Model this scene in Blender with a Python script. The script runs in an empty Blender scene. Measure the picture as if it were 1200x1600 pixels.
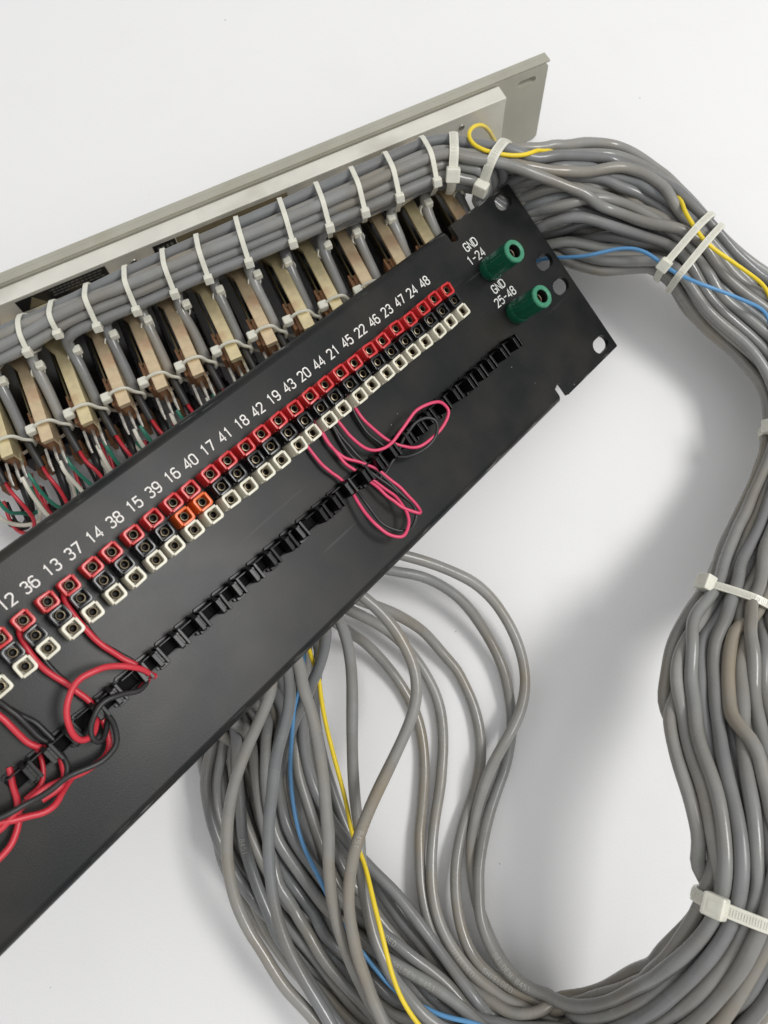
import bpy, bmesh, math, random
import numpy as np
from mathutils import Vector, Matrix, kdtree
random.seed(7); RNG = np.random.default_rng(7)
SC = bpy.context.scene; COL = SC.collection
MM = 0.001

# ------------------------------------------------------------------ camera
F = 1195.17; H = 345.0; TILT = math.radians(12)
cd = bpy.data.cameras.new('camera'); cam = bpy.data.objects.new('camera', cd); COL.objects.link(cam)
cd.sensor_fit = 'HORIZONTAL'; cd.sensor_width = 36; cd.lens = 36*F/1200
cd.clip_start = 0.01; cd.clip_end = 20
cam.location = (0, 0, H*MM); cam.rotation_euler = (TILT, 0, 0)
cd.dof.use_dof = True; cd.dof.focus_distance = 0.285; cd.dof.aperture_fstop = 22
SC.camera = cam
# ------------------------------------------------------------------ light
w = bpy.data.worlds.new('World'); SC.world = w; w.use_nodes = True
nt = w.node_tree; bg = nt.nodes['Background']
tc = nt.nodes.new('ShaderNodeTexCoord'); sp = nt.nodes.new('ShaderNodeSeparateXYZ'); nt.links.new(tc.outputs['Generated'], sp.inputs[0])
ad = nt.nodes.new('ShaderNodeMath'); ad.operation = 'MULTIPLY_ADD'; ad.inputs[1].default_value = -.10; nt.links.new(sp.outputs['Y'], ad.inputs[0]); nt.links.new(sp.outputs['Z'], ad.inputs[2])
mr = nt.nodes.new('ShaderNodeMapRange'); mr.interpolation_type = 'SMOOTHSTEP'; nt.links.new(ad.outputs[0], mr.inputs[0]); mr.inputs[1].default_value = -.1; mr.inputs[2].default_value = .8; mr.inputs[3].default_value = .45; mr.inputs[4].default_value = 1.0   # white ceiling, slightly dimmer walls
cr = nt.nodes.new('ShaderNodeCombineColor'); [nt.links.new(mr.outputs[0], cr.inputs[i]) for i in range(3)]; nt.links.new(cr.outputs[0], bg.inputs[0])
bg.inputs[1].default_value = 0.765
def area(name, loc, target, sx, sy, power, col):
    l = bpy.data.lights.new(name, 'AREA'); l.shape = 'RECTANGLE'; l.size = sx; l.size_y = sy; l.energy = power; l.color = col
    o = bpy.data.objects.new(name, l); COL.objects.link(o); o.location = loc
    o.rotation_euler = (Vector(target)-Vector(loc)).to_track_quat('-Z', 'Y').to_euler()
    return o
area('window_light', (1.15, 0.10, 1.68), (0.0, 0.03, 0), 0.64, 0.48, 21.6, (1.0, 0.99, 0.97))
SC.view_settings.view_transform = 'Standard'; SC.view_settings.look = 'None'; SC.view_settings.exposure = 0.0; SC.view_settings.gamma = 1

# ------------------------------------------------------------------ frames of reference (mm)
_c, _s = math.cos(TILT), math.sin(TILT)
CM = np.array([[1, 0, 0], [0, _c, -_s], [0, _s, _c]]); CC = np.array([0, 0, H])
def ray(u, v): return CM @ np.array([(u-600)/F, -(v-800)/F, -1.0])
def at(u, v, h):                       # where a sight line meets the height h above the table
    d = ray(u, v); k = (h-H)/d[2]; return CC+k*d
PR = np.array([[0.65227567, -0.60472282, 0.45699755], [0.69057002, 0.72266845, -0.02938292], [-0.31248919, 0.33475457, 0.8889825]])
PT = np.array([108.13, 148.953212, 14.43548643])      # black panel: x along, y across, z out of its face
def pan(u, v, z):                      # sight line -> black panel coordinates at height z over its face
    d = ray(u, v); n = PR[:, 2]; k = (z-(CC-PT) @ n)/(d @ n); return PR.T @ (CC+k*d-PT)
def pworld(p): return PT+PR @ np.array(p, float)
_th = math.radians(24.95); _ph = math.radians(7)
_ld = -np.array([math.cos(_th), math.sin(_th), 0]); _n = np.array([math.sin(_th), -math.cos(_th), 0]); _u = np.array([0, 0, 1.])
RF = np.stack([_ld, _n*math.cos(_ph)+_u*math.sin(_ph), _u*math.cos(_ph)-_n*math.sin(_ph)], 1)
RT = np.array([75.88, 273.67, 0.6])                   # grey panel: a leftwards, b towards the viewer, z up
def rw(a, b, z): return RT+RF @ np.array([a, b, z], float)

# ------------------------------------------------------------------ materials
def mat(name, col, rough=0.5, metal=0.0, var=0.0, vscale=200, bump=0.0, bscale=600, spec=0.5, col2=None, c2scale=60, c2lo=0.55, c2hi=0.75, sss=0.0, coat=0.0, rvar=0.0, tilt=None):
    m = bpy.data.materials.new(name); m.use_nodes = True; t = m.node_tree; b = t.nodes['Principled BSDF']
    b.inputs['Base Color'].default_value = (*col, 1); b.inputs['Roughness'].default_value = rough; b.inputs['Metallic'].default_value = metal
    b.inputs['Specular IOR Level'].default_value = spec; b.inputs['Coat Weight'].default_value = coat
    if sss: b.inputs['Subsurface Weight'].default_value = sss; b.inputs['Subsurface Radius'].default_value = (1, .9, .7); b.inputs['Subsurface Scale'].default_value = 0.001
    co = t.nodes.new('ShaderNodeTexCoord').outputs['Object']; src = None
    def noise(scale, det=4, vec=co):
        n = t.nodes.new('ShaderNodeTexNoise'); n.inputs['Scale'].default_value = scale; n.inputs['Detail'].default_value = det; t.links.new(vec, n.inputs['Vector']); return n.outputs['Fac']
    if var:
        r = t.nodes.new('ShaderNodeMapRange'); t.links.new(noise(vscale), r.inputs[0]); r.inputs[1].default_value = .3; r.inputs[2].default_value = .7; r.inputs[3].default_value = 1-var; r.inputs[4].default_value = 1+var
        mx = t.nodes.new('ShaderNodeMix'); mx.data_type = 'RGBA'; mx.blend_type = 'MULTIPLY'; mx.inputs[0].default_value = 1
        mx.inputs[6].default_value = (*col, 1); t.links.new(r.outputs[0], mx.inputs[7]); src = mx.outputs[2]
    if col2:
        r = t.nodes.new('ShaderNodeMapRange'); t.links.new(noise(c2scale, 6), r.inputs[0]); r.inputs[1].default_value = c2lo; r.inputs[2].default_value = c2hi
        mx = t.nodes.new('ShaderNodeMix'); mx.data_type = 'RGBA'; t.links.new(r.outputs[0], mx.inputs[0])
        if src: t.links.new(src, mx.inputs[6])
        else: mx.inputs[6].default_value = (*col, 1)
        mx.inputs[7].default_value = (*col2, 1); src = mx.outputs[2]
    if src: t.links.new(src, b.inputs['Base Color'])
    if rvar:
        r = t.nodes.new('ShaderNodeMapRange'); t.links.new(noise(45, 5), r.inputs[0]); r.inputs[1].default_value = .3; r.inputs[2].default_value = .7; r.inputs[3].default_value = rough-rvar; r.inputs[4].default_value = rough+rvar
        t.links.new(r.outputs[0], b.inputs['Roughness'])
    if bump:
        bp = t.nodes.new('ShaderNodeBump'); bp.inputs['Strength'].default_value = 1; bp.inputs['Distance'].default_value = bump*MM; t.links.new(noise(bscale, 3), bp.inputs['Height']); t.links.new(bp.outputs[0], b.inputs['Normal'])
    m['_'] = 1
    return m
M = {}
# cable greys (several, some of them soiled)
for i, (c, d) in enumerate([((.225, .226, .218), (.205, .185, .150)), ((.190, .193, .191), (.170, .160, .138)), ((.265, .264, .250), (.245, .212, .165)), ((.180, .186, .189), (.165, .158, .142)), ((.238, .234, .218), (.250, .208, .150))]):
    M['cable%d' % i] = mat('grey_vinyl_%s' % 'abcde'[i], c, .27, var=.09, vscale=90, bump=.16, bscale=140, col2=d, c2scale=30, c2lo=.46, c2hi=.72, rvar=.10)
M['yellow'] = mat('yellow_vinyl', (.80, .60, .025), .4, var=.06)
M['blue'] = mat('blue_vinyl', (.10, .28, .52), .4, var=.06)
M['tie'] = mat('natural_nylon', (.70, .69, .60), .30, sss=.35, var=.05, vscale=300, bump=.03)
M['jred'] = mat('red_plastic', (.55, .022, .025), .28, var=.05, col2=(.42, .05, .04), c2scale=260)
M['jblack'] = mat('black_plastic', (.010, .010, .011), .25)
M['comb'] = mat('black_nylon', (.004, .004, .004), .30, spec=.30)
M['combbase'] = mat('matte_black_nylon', (.0035, .0035, .0035), .6, spec=.08)
M['jwhite'] = mat('ivory_plastic', (.68, .65, .53), .35, var=.04, col2=(.50, .46, .34), c2scale=220)
M['jorange'] = mat('orange_plastic', (.72, .12, .015), .3, var=.05)
M['contact'] = mat('tarnished_brass_contact', (.20, .165, .11), .36, metal=1, var=.15, vscale=900)
M['dark'] = mat('dark_socket_bore', (.006, .005, .004), .6)
M['print'] = mat('white_screen_print', (.74, .74, .70), .55, var=.07, vscale=1200)
M['gpost'] = mat('green_phenolic', (.006, .085, .045), .20, var=.08)
M['gposttop'] = mat('worn_green_end', (.04, .22, .125), .42, var=.10, vscale=900)
M['pink'] = mat('pink_vinyl', (.66, .055, .14), .38)
M['wred'] = mat('red_vinyl', (.55, .028, .045), .36)
M['wblack'] = mat('black_vinyl', (.016, .016, .016), .4)
M['wgreen'] = mat('green_vinyl', (.02, .17, .11), .4)
M['wwhite'] = mat('white_vinyl', (.68, .65, .55), .4)
M['alu'] = mat('grey_painted_aluminium', (.37, .36, .295), .42, var=.05, vscale=80, bump=.02, bscale=900, col2=(.31, .29, .22), c2scale=30)
M['alu2'] = mat('bare_aluminium', (.74, .725, .65), .42, metal=.35, var=.07, vscale=60, col2=(.45, .42, .34), c2scale=25, bump=.01, bscale=1500)
M['gold'] = mat('yellow_chromate_plate', (.74, .63, .38), .33, metal=.72, var=.14, vscale=230, col2=(.58, .38, .22), c2scale=70, bump=.02, rvar=.06)
M['gold2'] = mat('pinkish_chromate_plate', (.72, .57, .37), .33, metal=.72, var=.14, vscale=230, col2=(.60, .36, .22), c2scale=80, bump=.02, rvar=.06)
M['brown'] = mat('brown_phenolic', (.24, .115, .05), .5, var=.15, vscale=300)
M['spring'] = mat('dark_brass_spring', (.16, .13, .07), .35, metal=.9)
M['lug'] = mat('tinned_lug', (.42, .40, .36), .35, metal=.9, var=.2, vscale=600, bump=.1, bscale=1500)
M['shrink'] = mat('black_heatshrink', (.030, .030, .030), .42)
M['label'] = mat('black_label_foil', (.014, .014, .014), .35)
M['labtan'] = mat('aged_tan_label', (.17, .14, .085), .5, var=.15)
M['ltext'] = mat('faint_label_print', (.13, .13, .115), .5)
M['text'] = mat('dim_label_print', (.39, .385, .35), .5)

def panel_paint():
    m = mat('black_satin_paint', (.007, .0085, .009), .35, var=.35, vscale=1500, bump=.022, bscale=2200, col2=(.024, .022, .018), c2scale=42, c2lo=.40, c2hi=.75, rvar=.02, spec=.25)
    t = m.node_tree; b = t.nodes['Principled BSDF']; src = b.inputs['Base Color'].links[0].from_socket
    co = t.nodes.new('ShaderNodeTexCoord').outputs['Object']
    def layer(src, fac, col):
        mx = t.nodes.new('ShaderNodeMix'); mx.data_type = 'RGBA'; t.links.new(fac, mx.inputs[0]); t.links.new(src, mx.inputs[6]); mx.inputs[7].default_value = (*col, 1); return mx.outputs[2]
    v = t.nodes.new('ShaderNodeTexVoronoi'); v.inputs['Scale'].default_value = 170; t.links.new(co, v.inputs['Vector'])     # dust specks
    v2 = t.nodes.new('ShaderNodeSeparateColor'); t.links.new(v.outputs['Color'], v2.inputs[0])
    a = t.nodes.new('ShaderNodeMath'); a.operation = 'MULTIPLY'; a.inputs[1].default_value = .075; t.links.new(v2.outputs[0], a.inputs[0])
    l = t.nodes.new('ShaderNodeMath'); l.operation = 'LESS_THAN'; t.links.new(v.outputs['Distance'], l.inputs[0])
    a2 = t.nodes.new('ShaderNodeMath'); a2.operation = 'SUBTRACT'; a2.inputs[1].default_value = .035; t.links.new(a.outputs[0], a2.inputs[0]); t.links.new(a2.outputs[0], l.inputs[1])
    f = t.nodes.new('ShaderNodeMath'); f.operation = 'MULTIPLY'; f.inputs[1].default_value = .75; t.links.new(l.outputs[0], f.inputs[0])
    src = layer(src, f.outputs[0], (.4, .4, .38))
    # long fine scratches
    mp = t.nodes.new('ShaderNodeMapping'); mp.inputs['Rotation'].default_value = (0, 0, .25); mp.inputs['Scale'].default_value = (12, 420, 1); t.links.new(co, mp.inputs[0])
    n = t.nodes.new('ShaderNodeTexNoise'); n.inputs['Scale'].default_value = 1; n.inputs['Detail'].default_value = 2; t.links.new(mp.outputs[0], n.inputs['Vector'])
    r = t.nodes.new('ShaderNodeMapRange'); t.links.new(n.outputs['Fac'], r.inputs[0]); r.inputs[1].default_value = .70; r.inputs[2].default_value = .76; r.inputs[4].default_value = .16
    src = layer(src, r.outputs[0], (.20, .19, .17))
    # rubbed, bare spots along the folds
    sp2 = t.nodes.new('ShaderNodeSeparateXYZ'); t.links.new(co, sp2.inputs[0])
    ab = t.nodes.new('ShaderNodeMath'); ab.operation = 'ADD'; ab.inputs[1].default_value = -.04405; t.links.new(sp2.outputs['Y'], ab.inputs[0])
    a3 = t.nodes.new('ShaderNodeMath'); a3.operation = 'ABSOLUTE'; t.links.new(ab.outputs[0], a3.inputs[0])
    r3 = t.nodes.new('ShaderNodeMapRange'); t.links.new(a3.outputs[0], r3.inputs[0]); r3.inputs[1].default_value = .0415; r3.inputs[2].default_value = .0430
    n3 = t.nodes.new('ShaderNodeTexNoise'); n3.inputs['Scale'].default_value = 1; n3.inputs['Detail'].default_value = 5; mp3 = t.nodes.new('ShaderNodeMapping'); mp3.inputs['Scale'].default_value = (90, 700, 700); t.links.new(co, mp3.inputs[0]); t.links.new(mp3.outputs[0], n3.inputs['Vector'])
    r4 = t.nodes.new('ShaderNodeMapRange'); t.links.new(n3.outputs['Fac'], r4.inputs[0]); r4.inputs[1].default_value = .60; r4.inputs[2].default_value = .68
    m4 = t.nodes.new('ShaderNodeMath'); m4.operation = 'MULTIPLY'; t.links.new(r3.outputs[0], m4.inputs[0]); t.links.new(r4.outputs[0], m4.inputs[1])
    m5 = t.nodes.new('ShaderNodeMath'); m5.operation = 'MULTIPLY'; m5.inputs[1].default_value = .6; t.links.new(m4.outputs[0], m5.inputs[0])
    src = layer(src, m5.outputs[0], (.22, .22, .21))
    t.links.new(src, b.inputs['Base Color'])
    return m
M['paint'] = panel_paint()

def table_mat():
    m = mat('white_laminate', (.80, .80, .80), .42, var=.022, vscale=1300, bump=.01, bscale=900, spec=.35, rvar=.05)
    t = m.node_tree; b = t.nodes['Principled BSDF']; src = b.inputs['Base Color'].links[0].from_socket
    co = t.nodes.new('ShaderNodeTexCoord').outputs['Object']
    v = t.nodes.new('ShaderNodeTexVoronoi'); v.inputs['Scale'].default_value = 60; t.links.new(co, v.inputs['Vector'])
    s = t.nodes.new('ShaderNodeSeparateColor'); t.links.new(v.outputs['Color'], s.inputs[0])
    a = t.nodes.new('ShaderNodeMath'); a.operation = 'MULTIPLY_ADD'; a.inputs[1].default_value = .085; a.inputs[2].default_value = -.05; t.links.new(s.outputs[0], a.inputs[0])
    l = t.nodes.new('ShaderNodeMath'); l.operation = 'LESS_THAN'; t.links.new(v.outputs['Distance'], l.inputs[0]); t.links.new(a.outputs[0], l.inputs[1])
    f = t.nodes.new('ShaderNodeMath'); f.operation = 'MULTIPLY'; f.inputs[1].default_value = .55; t.links.new(l.outputs[0], f.inputs[0])
    mx = t.nodes.new('ShaderNodeMix'); mx.data_type = 'RGBA'; t.links.new(f.outputs[0], mx.inputs[0]); t.links.new(src, mx.inputs[6]); mx.inputs[7].default_value = (.25, .24, .22, 1)
    n = t.nodes.new('ShaderNodeTexNoise'); n.inputs['Scale'].default_value = 22; n.inputs['Detail'].default_value = 7; t.links.new(co, n.inputs['Vector'])
    r = t.nodes.new('ShaderNodeMapRange'); t.links.new(n.outputs['Fac'], r.inputs[0]); r.inputs[1].default_value = .55; r.inputs[2].default_value = .8; r.inputs[4].default_value = .35
    m2 = t.nodes.new('ShaderNodeMix'); m2.data_type = 'RGBA'; t.links.new(r.outputs[0], m2.inputs[0]); t.links.new(mx.outputs[2], m2.inputs[6]); m2.inputs[7].default_value = (.74, .74, .73, 1)
    t.links.new(m2.outputs[2], b.inputs['Base Color'])
    return m
M['table'] = table_mat()

# ------------------------------------------------------------------ mesh helpers (all in mm)
class MB:
    def __init__(s): s.v = []; s.f = []
    def add(s, vs, fs):
        o = len(s.v); s.v += [tuple(map(float, p)) for p in vs]; s.f += [tuple(i+o for i in f) for f in fs]; return s
    def box(s, lo, hi, R=None, T=None):
        x0, y0, z0 = lo; x1, y1, z1 = hi
        vs = np.array([(x, y, z) for z in (z0, z1) for x, y in ((x0, y0), (x1, y0), (x1, y1), (x0, y1))], float)
        if R is not None: vs = vs @ np.array(R).T
        if T is not None: vs = vs+np.array(T)
        return s.add(vs, [(3, 2, 1, 0), (4, 5, 6, 7), (0, 1, 5, 4), (1, 2, 6, 5), (2, 3, 7, 6), (3, 0, 4, 7)])
    def prism(s, poly, z0, z1):
        n = len(poly); s.add([(x, y, z0) for x, y in poly]+[(x, y, z1) for x, y in poly], [tuple(range(n))[::-1], tuple(range(n, 2*n))]+[(i, (i+1) % n, n+(i+1) % n, n+i) for i in range(n)]); return s
    def lathe(s, prof, n=20, c=(0, 0), ridge=None):
        vs = []
        for k, (r, z) in enumerate(prof):
            for i in range(n):
                a = 2*math.pi*i/n; rr = r*(ridge(i) if ridge and r > 3 else 1); vs.append((c[0]+rr*math.cos(a), c[1]+rr*math.sin(a), z))
        fs = [(k*n+i, k*n+(i+1) % n, (k+1)*n+(i+1) % n, (k+1)*n+i) for k in range(len(prof)-1) for i in range(n)]
        return s.add(vs, fs)
    def tube(s, P, r, n=10, cap=True, flat=1.0):
        P = np.array(P, float); m = len(P); T = np.gradient(P, axis=0); T /= np.linalg.norm(T, axis=1)[:, None]+1e-9
        u = np.cross(T[0], [0, 0, 1.]);
        if np.linalg.norm(u) < .1: u = np.cross(T[0], [1., 0, 0])
        u /= np.linalg.norm(u); rr = np.broadcast_to(r, (m,)); vs = []
        for i in range(m):
            u = u-T[i]*(u @ T[i]); u /= np.linalg.norm(u); v = np.cross(T[i], u)
            for k in range(n):
                a = 2*math.pi*k/n; vs.append(P[i]+rr[i]*(u*math.cos(a)+v*math.sin(a)*flat))
        fs = [(i*n+k, i*n+(k+1) % n, (i+1)*n+(k+1) % n, (i+1)*n+k) for i in range(m-1) for k in range(n)]
        if cap: fs += [tuple(range(n))[::-1], tuple((m-1)*n+k for k in range(n))]
        return s.add(vs, fs)
    def mesh(s, name, m, smooth=None, bevel=0, seg=2):
        me = bpy.data.meshes.new(name); me.from_pydata([(x*MM, y*MM, z*MM) for x, y, z in s.v], [], s.f)
        bm = bmesh.new(); bm.from_mesh(me)
        bmesh.ops.recalc_face_normals(bm, faces=bm.faces)
        if bevel:
            es = [e for e in bm.edges if len(e.link_faces) == 2 and e.calc_face_angle(0) > .6]
            bmesh.ops.bevel(bm, geom=es, offset=bevel*MM, segments=seg, affect='EDGES', profile=.6, clamp_overlap=True)
        bm.to_mesh(me); bm.free(); me.materials.append(m)
        if smooth is not None:
            me.polygons.foreach_set('use_smooth', [True]*len(me.polygons)); me.set_sharp_from_angle(angle=math.radians(smooth))
        return me
def link(name, me, parent=None, loc=None, label=None, cat=None, group=None, kind=None):
    o = bpy.data.objects.new(name, me); COL.objects.link(o)
    if parent: o.parent = parent
    if loc is not None: o.location = [c*MM for c in loc]
    for k, v in (('label', label), ('category', cat), ('group', group), ('kind', kind)):
        if v: o[k] = v
    return o
def empty(name, R, T, label, cat, group=None):
    o = link(name, None, label=label, cat=cat, group=group)
    m = Matrix.Identity(4)
    for i in range(3):
        for j in range(3): m[i][j] = R[i][j]
        m[i][3] = T[i]*MM
    o.matrix_world = m; o.empty_display_size = .01; return o
def crom(P, step=3.0):                  # centripetal-ish Catmull-Rom, resampled evenly
    P = np.array(P, float); P = P[np.r_[True, np.linalg.norm(np.diff(P, axis=0), axis=1) > .05]]
    t = np.r_[0, np.cumsum(np.linalg.norm(np.diff(P, axis=0), axis=1)**.5)]
    m = np.zeros_like(P); m[1:-1] = (P[2:]-P[:-2])/(t[2:]-t[:-2])[:, None]; m[0] = (P[1]-P[0])/(t[1]-t[0]); m[-1] = (P[-1]-P[-2])/(t[-1]-t[-2])
    if len(P) > 2:
        for i in range(1, len(P)-1):
            a = t[i]-t[i-1]; b = t[i+1]-t[i]; m[i] = ((P[i]-P[i-1])/a*b+(P[i+1]-P[i])/b*a)/(a+b)
    out = []
    for i in range(len(P)-1):
        h = t[i+1]-t[i]; n = max(2, int(np.linalg.norm(P[i+1]-P[i])/.5))
        s = np.linspace(0, 1, n, endpoint=False)[:, None]
        out.append((2*s**3-3*s**2+1)*P[i]+(s**3-2*s**2+s)*h*m[i]+(-2*s**3+3*s**2)*P[i+1]+(s**3-s**2)*h*m[i+1])
    Q = np.vstack(out+[P[-1:]]); L = np.r_[0, np.cumsum(np.linalg.norm(np.diff(Q, axis=0), axis=1))]
    k = max(3, int(round(L[-1]/step))+1); s = np.linspace(0, L[-1], k)
    return np.stack([np.interp(s, L, Q[:, j]) for j in range(3)], 1)
ORD = ['first', 'second', 'third', 'fourth', 'fifth', 'sixth', 'seventh', 'eighth', 'ninth', 'tenth', 'eleventh', 'twelfth', 'thirteenth', 'fourteenth', 'fifteenth', 'sixteenth', 'seventeenth', 'eighteenth', 'nineteenth', 'twentieth']

# stroke lettering (cell 4 wide, 6 high)
G = {'0': [[(1, 0), (3, 0), (4, 1), (4, 5), (3, 6), (1, 6), (0, 5), (0, 1), (1, 0)]],
 '1': [[(1, 4.9), (2.3, 6), (2.3, 0)]],
 '2': [[(0, 4.8), (.3, 5.6), (1.2, 6), (2.9, 6), (3.8, 5.4), (4, 4.6), (3.6, 3.6), (0, 0), (4, 0)]],
 '3': [[(0.2, 5.2), (1.2, 6), (2.9, 6), (3.8, 5.3), (3.8, 4), (2.9, 3.2), (1.6, 3.2)], [(2.9, 3.2), (4, 2.3), (4, 1), (3, 0), (1, 0), (0, .9)]],
 '4': [[(3.1, 0), (3.1, 6), (0, 1.7), (4.2, 1.7)]],
 '5': [[(3.8, 6), (.5, 6), (.2, 3.3), (1.3, 3.8), (2.9, 3.8), (4, 2.8), (4, 1.1), (3, 0), (1, 0), (0, .8)]],
 '6': [[(3.7, 5.4), (2.8, 6), (1.2, 6), (0, 4.8), (0, 1), (1, 0), (3, 0), (4, 1), (4, 2.5), (3, 3.5), (1, 3.5), (0, 2.6)]],
 '7': [[(0, 6), (4, 6), (1.6, 0)]],
 '8': [[(1.1, 3.2), (.2, 4), (.2, 5.2), (1.1, 6), (2.9, 6), (3.8, 5.2), (3.8, 4), (2.9, 3.2), (1.1, 3.2), (0, 2.3), (0, .9), (1, 0), (3, 0), (4, .9), (4, 2.3), (2.9, 3.2)]],
 '9': [[(.3, .6), (1.2, 0), (2.8, 0), (4, 1.2), (4, 5), (3, 6), (1, 6), (0, 5), (0, 3.5), (1, 2.5), (3, 2.5), (4, 3.4)]],
 'G': [[(4, 4.9), (3, 6), (1, 6), (0, 5), (0, 1), (1, 0), (3, 0), (4, 1), (4, 2.7), (2.2, 2.7)]],
 'N': [[(0, 0), (0, 6), (4, 0), (4, 6)]], 'D': [[(0, 0), (0, 6), (2.6, 6), (4, 4.7), (4, 1.3), (2.6, 0), (0, 0)]], '-': [[(.3, 3), (3.7, 3)]],
 'B': [[(0, 0), (0, 6), (2.8, 6), (3.7, 5), (3.7, 4), (2.8, 3.2), (0, 3.2)], [(2.8, 3.2), (4, 2.2), (4, 1), (3, 0), (0, 0)]],
 'E': [[(4, 6), (0, 6), (0, 0), (4, 0)], [(0, 3.1), (3, 3.1)]], 'L': [[(0, 6), (0, 0), (4, 0)]], 'S': [[(4, 5), (3, 6), (1, 6), (0, 5), (0, 4), (1, 3.2), (3, 2.9), (4, 2), (4, 1), (3, 0), (1, 0), (0, 1)]],
 'H': [[(0, 0), (0, 6)], [(4, 0), (4, 6)], [(0, 3), (4, 3)]], 'I': [[(2, 0), (2, 6)]], 'A': [[(0, 0), (2, 6), (4, 0)], [(.8, 2.2), (3.2, 2.2)]], 'W': [[(0, 6), (1, 0), (2, 5), (3, 0), (4, 6)]],
 'U': [[(0, 6), (0, 1), (1, 0), (3, 0), (4, 1), (4, 6)]], 'T': [[(0, 6), (4, 6)], [(2, 6), (2, 0)]], 'R': [[(0, 0), (0, 6), (2.9, 6), (4, 5), (4, 4), (2.9, 3), (0, 3)], [(2.4, 3), (4, 0)]], 'C': [[(4, 5), (3, 6), (1, 6), (0, 5), (0, 1), (1, 0), (3, 0), (4, 1)]], 'O': [[(1, 0), (3, 0), (4, 1), (4, 5), (3, 6), (1, 6), (0, 5), (0, 1), (1, 0)]], ' ': []}
def text_strokes(s, h, adv=5.6):
    k = h/6; W = (adv*(len(s)-1)+4)*k; out = []
    for i, ch in enumerate(s):
        for st in G[ch]: out.append([(((x+adv*i)*k-W/2)*.86, y*k-h/2) for x, y in st])
    return out
def ribbon(mb, line, wd, z, dz=.05):
    P = np.array(line, float); n = len(P); L = []; R = []
    closed = np.allclose(P[0], P[-1])
    for i in range(n):
        if closed and i in (0, n-1): d0 = P[-1]-P[-2]; d1 = P[1]-P[0]
        else: d0 = P[i]-P[i-1] if i else P[1]-P[0]; d1 = P[i+1]-P[i] if i < n-1 else P[i]-P[i-1]
        d0 = d0/np.linalg.norm(d0); d1 = d1/np.linalg.norm(d1); t = d0+d1; t /= np.linalg.norm(t)+1e-9
        nn = np.array([-t[1], t[0]]); c = max(.45, abs(nn @ np.array([-d0[1], d0[0]]))); e = wd/2/c
        ext = 0
        L.append(P[i]+nn*e); R.append(P[i]-nn*e)
    vs = [(x, y, z) for x, y in L]+[(x, y, z) for x, y in R]+[(x, y, z+dz) for x, y in L]+[(x, y, z+dz) for x, y in R]
    fs = []
    for i in range(n-1):
        fs += [(2*n+i, 2*n+i+1, 3*n+i+1, 3*n+i), (i, 2*n+i, 2*n+i+1, i+1) , (n+i+1, 3*n+i+1, 3*n+i, n+i)]
    fs += [(0, n, 3*n, 2*n), (n-1, 2*n-1, 4*n-1, 3*n-1)] ; mb.add(vs, fs)
def print_text(s, x, y, z, h, wd, parent, name='printed_number', m=None):
    mb = MB()
    for st in text_strokes(s, h): ribbon(mb, st, wd, 0)
    return link(name, mb.mesh(name, m or M['print']), parent, (x, y, z))

# ================================================================== table
mb = MB(); mb.add([(-6000, -6000, 0), (6000, -6000, 0), (6000, 6000, 0), (-6000, 6000, 0)], [(0, 1, 2, 3)])
link('tabletop', mb.mesh('tabletop', M['table']), kind='structure')

# ================================================================== black patch panel
panel = empty('patch_panel', PR, PT, 'black metal patch panel with coloured jack rows and white numbers, tilted over the cables', 'patch panel')
def arc(cx, cy, r, a0, a1, n=8): return [(cx+r*math.cos(math.radians(a0+(a1-a0)*i/n)), cy+r*math.sin(math.radians(a0+(a1-a0)*i/n))) for i in range(n+1)]
EL = 41.7; XL = -470.0
def plate_with_holes():
    # outline of the flat ear with its notches, then the folded body; slots cut as real openings
    cu = bpy.data.curves.new('c', 'CURVE'); cu.dimensions = '2D'; cu.fill_mode = 'BOTH'; cu.extrude = 1.05*MM; cu.bevel_depth = 0.0
    def spl(pts):
        s = cu.splines.new('POLY'); s.points.add(len(pts)-1)
        for p, (x, y) in zip(s.points, pts): p.co = (x*MM, y*MM, 0, 1)
        s.use_cyclic_u = True
    nd = 6.0; nw = 4.6
    spl([(0.0, .4), (-.4, 0), (-EL, 0), (-EL, nd), (-EL-1.2, nd+1), (-EL-nw, nd), (-EL-nw, 3.2), (XL, 3.2), (XL, 84.9), (-EL-nw, 84.9), (-EL-nw, 88.1-nd), (-EL-1.2, 87.1-nd), (-EL, 88.1-nd), (-EL, 88.1), (-.4, 88.1), (0, 87.7)])
    for sy in (83.0, 51.3, 38.3, 6.1):
        cx = -8.3; hw = 2.0; r = 3.3
        spl(arc(cx+hw, sy, r, -90, 90)+arc(cx-hw, sy, r, 90, 270))
    o = bpy.data.objects.new('c', cu); COL.objects.link(o)
    me = bpy.data.meshes.new_from_object(o.evaluated_get(bpy.context.evaluated_depsgraph_get()))
    bpy.data.objects.remove(o); me.transform(Matrix.Translation((0, 0, -1.05*MM)))
    me.materials.clear(); me.materials.append(M['paint']); return me
bpy.context.view_layer.update()
pf = link('face_plate', plate_with_holes(), panel)
bv = pf.modifiers.new('b', 'BEVEL'); bv.width = .25*MM; bv.segments = 2; bv.limit_method = 'ANGLE'; bv.angle_limit = 1
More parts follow.
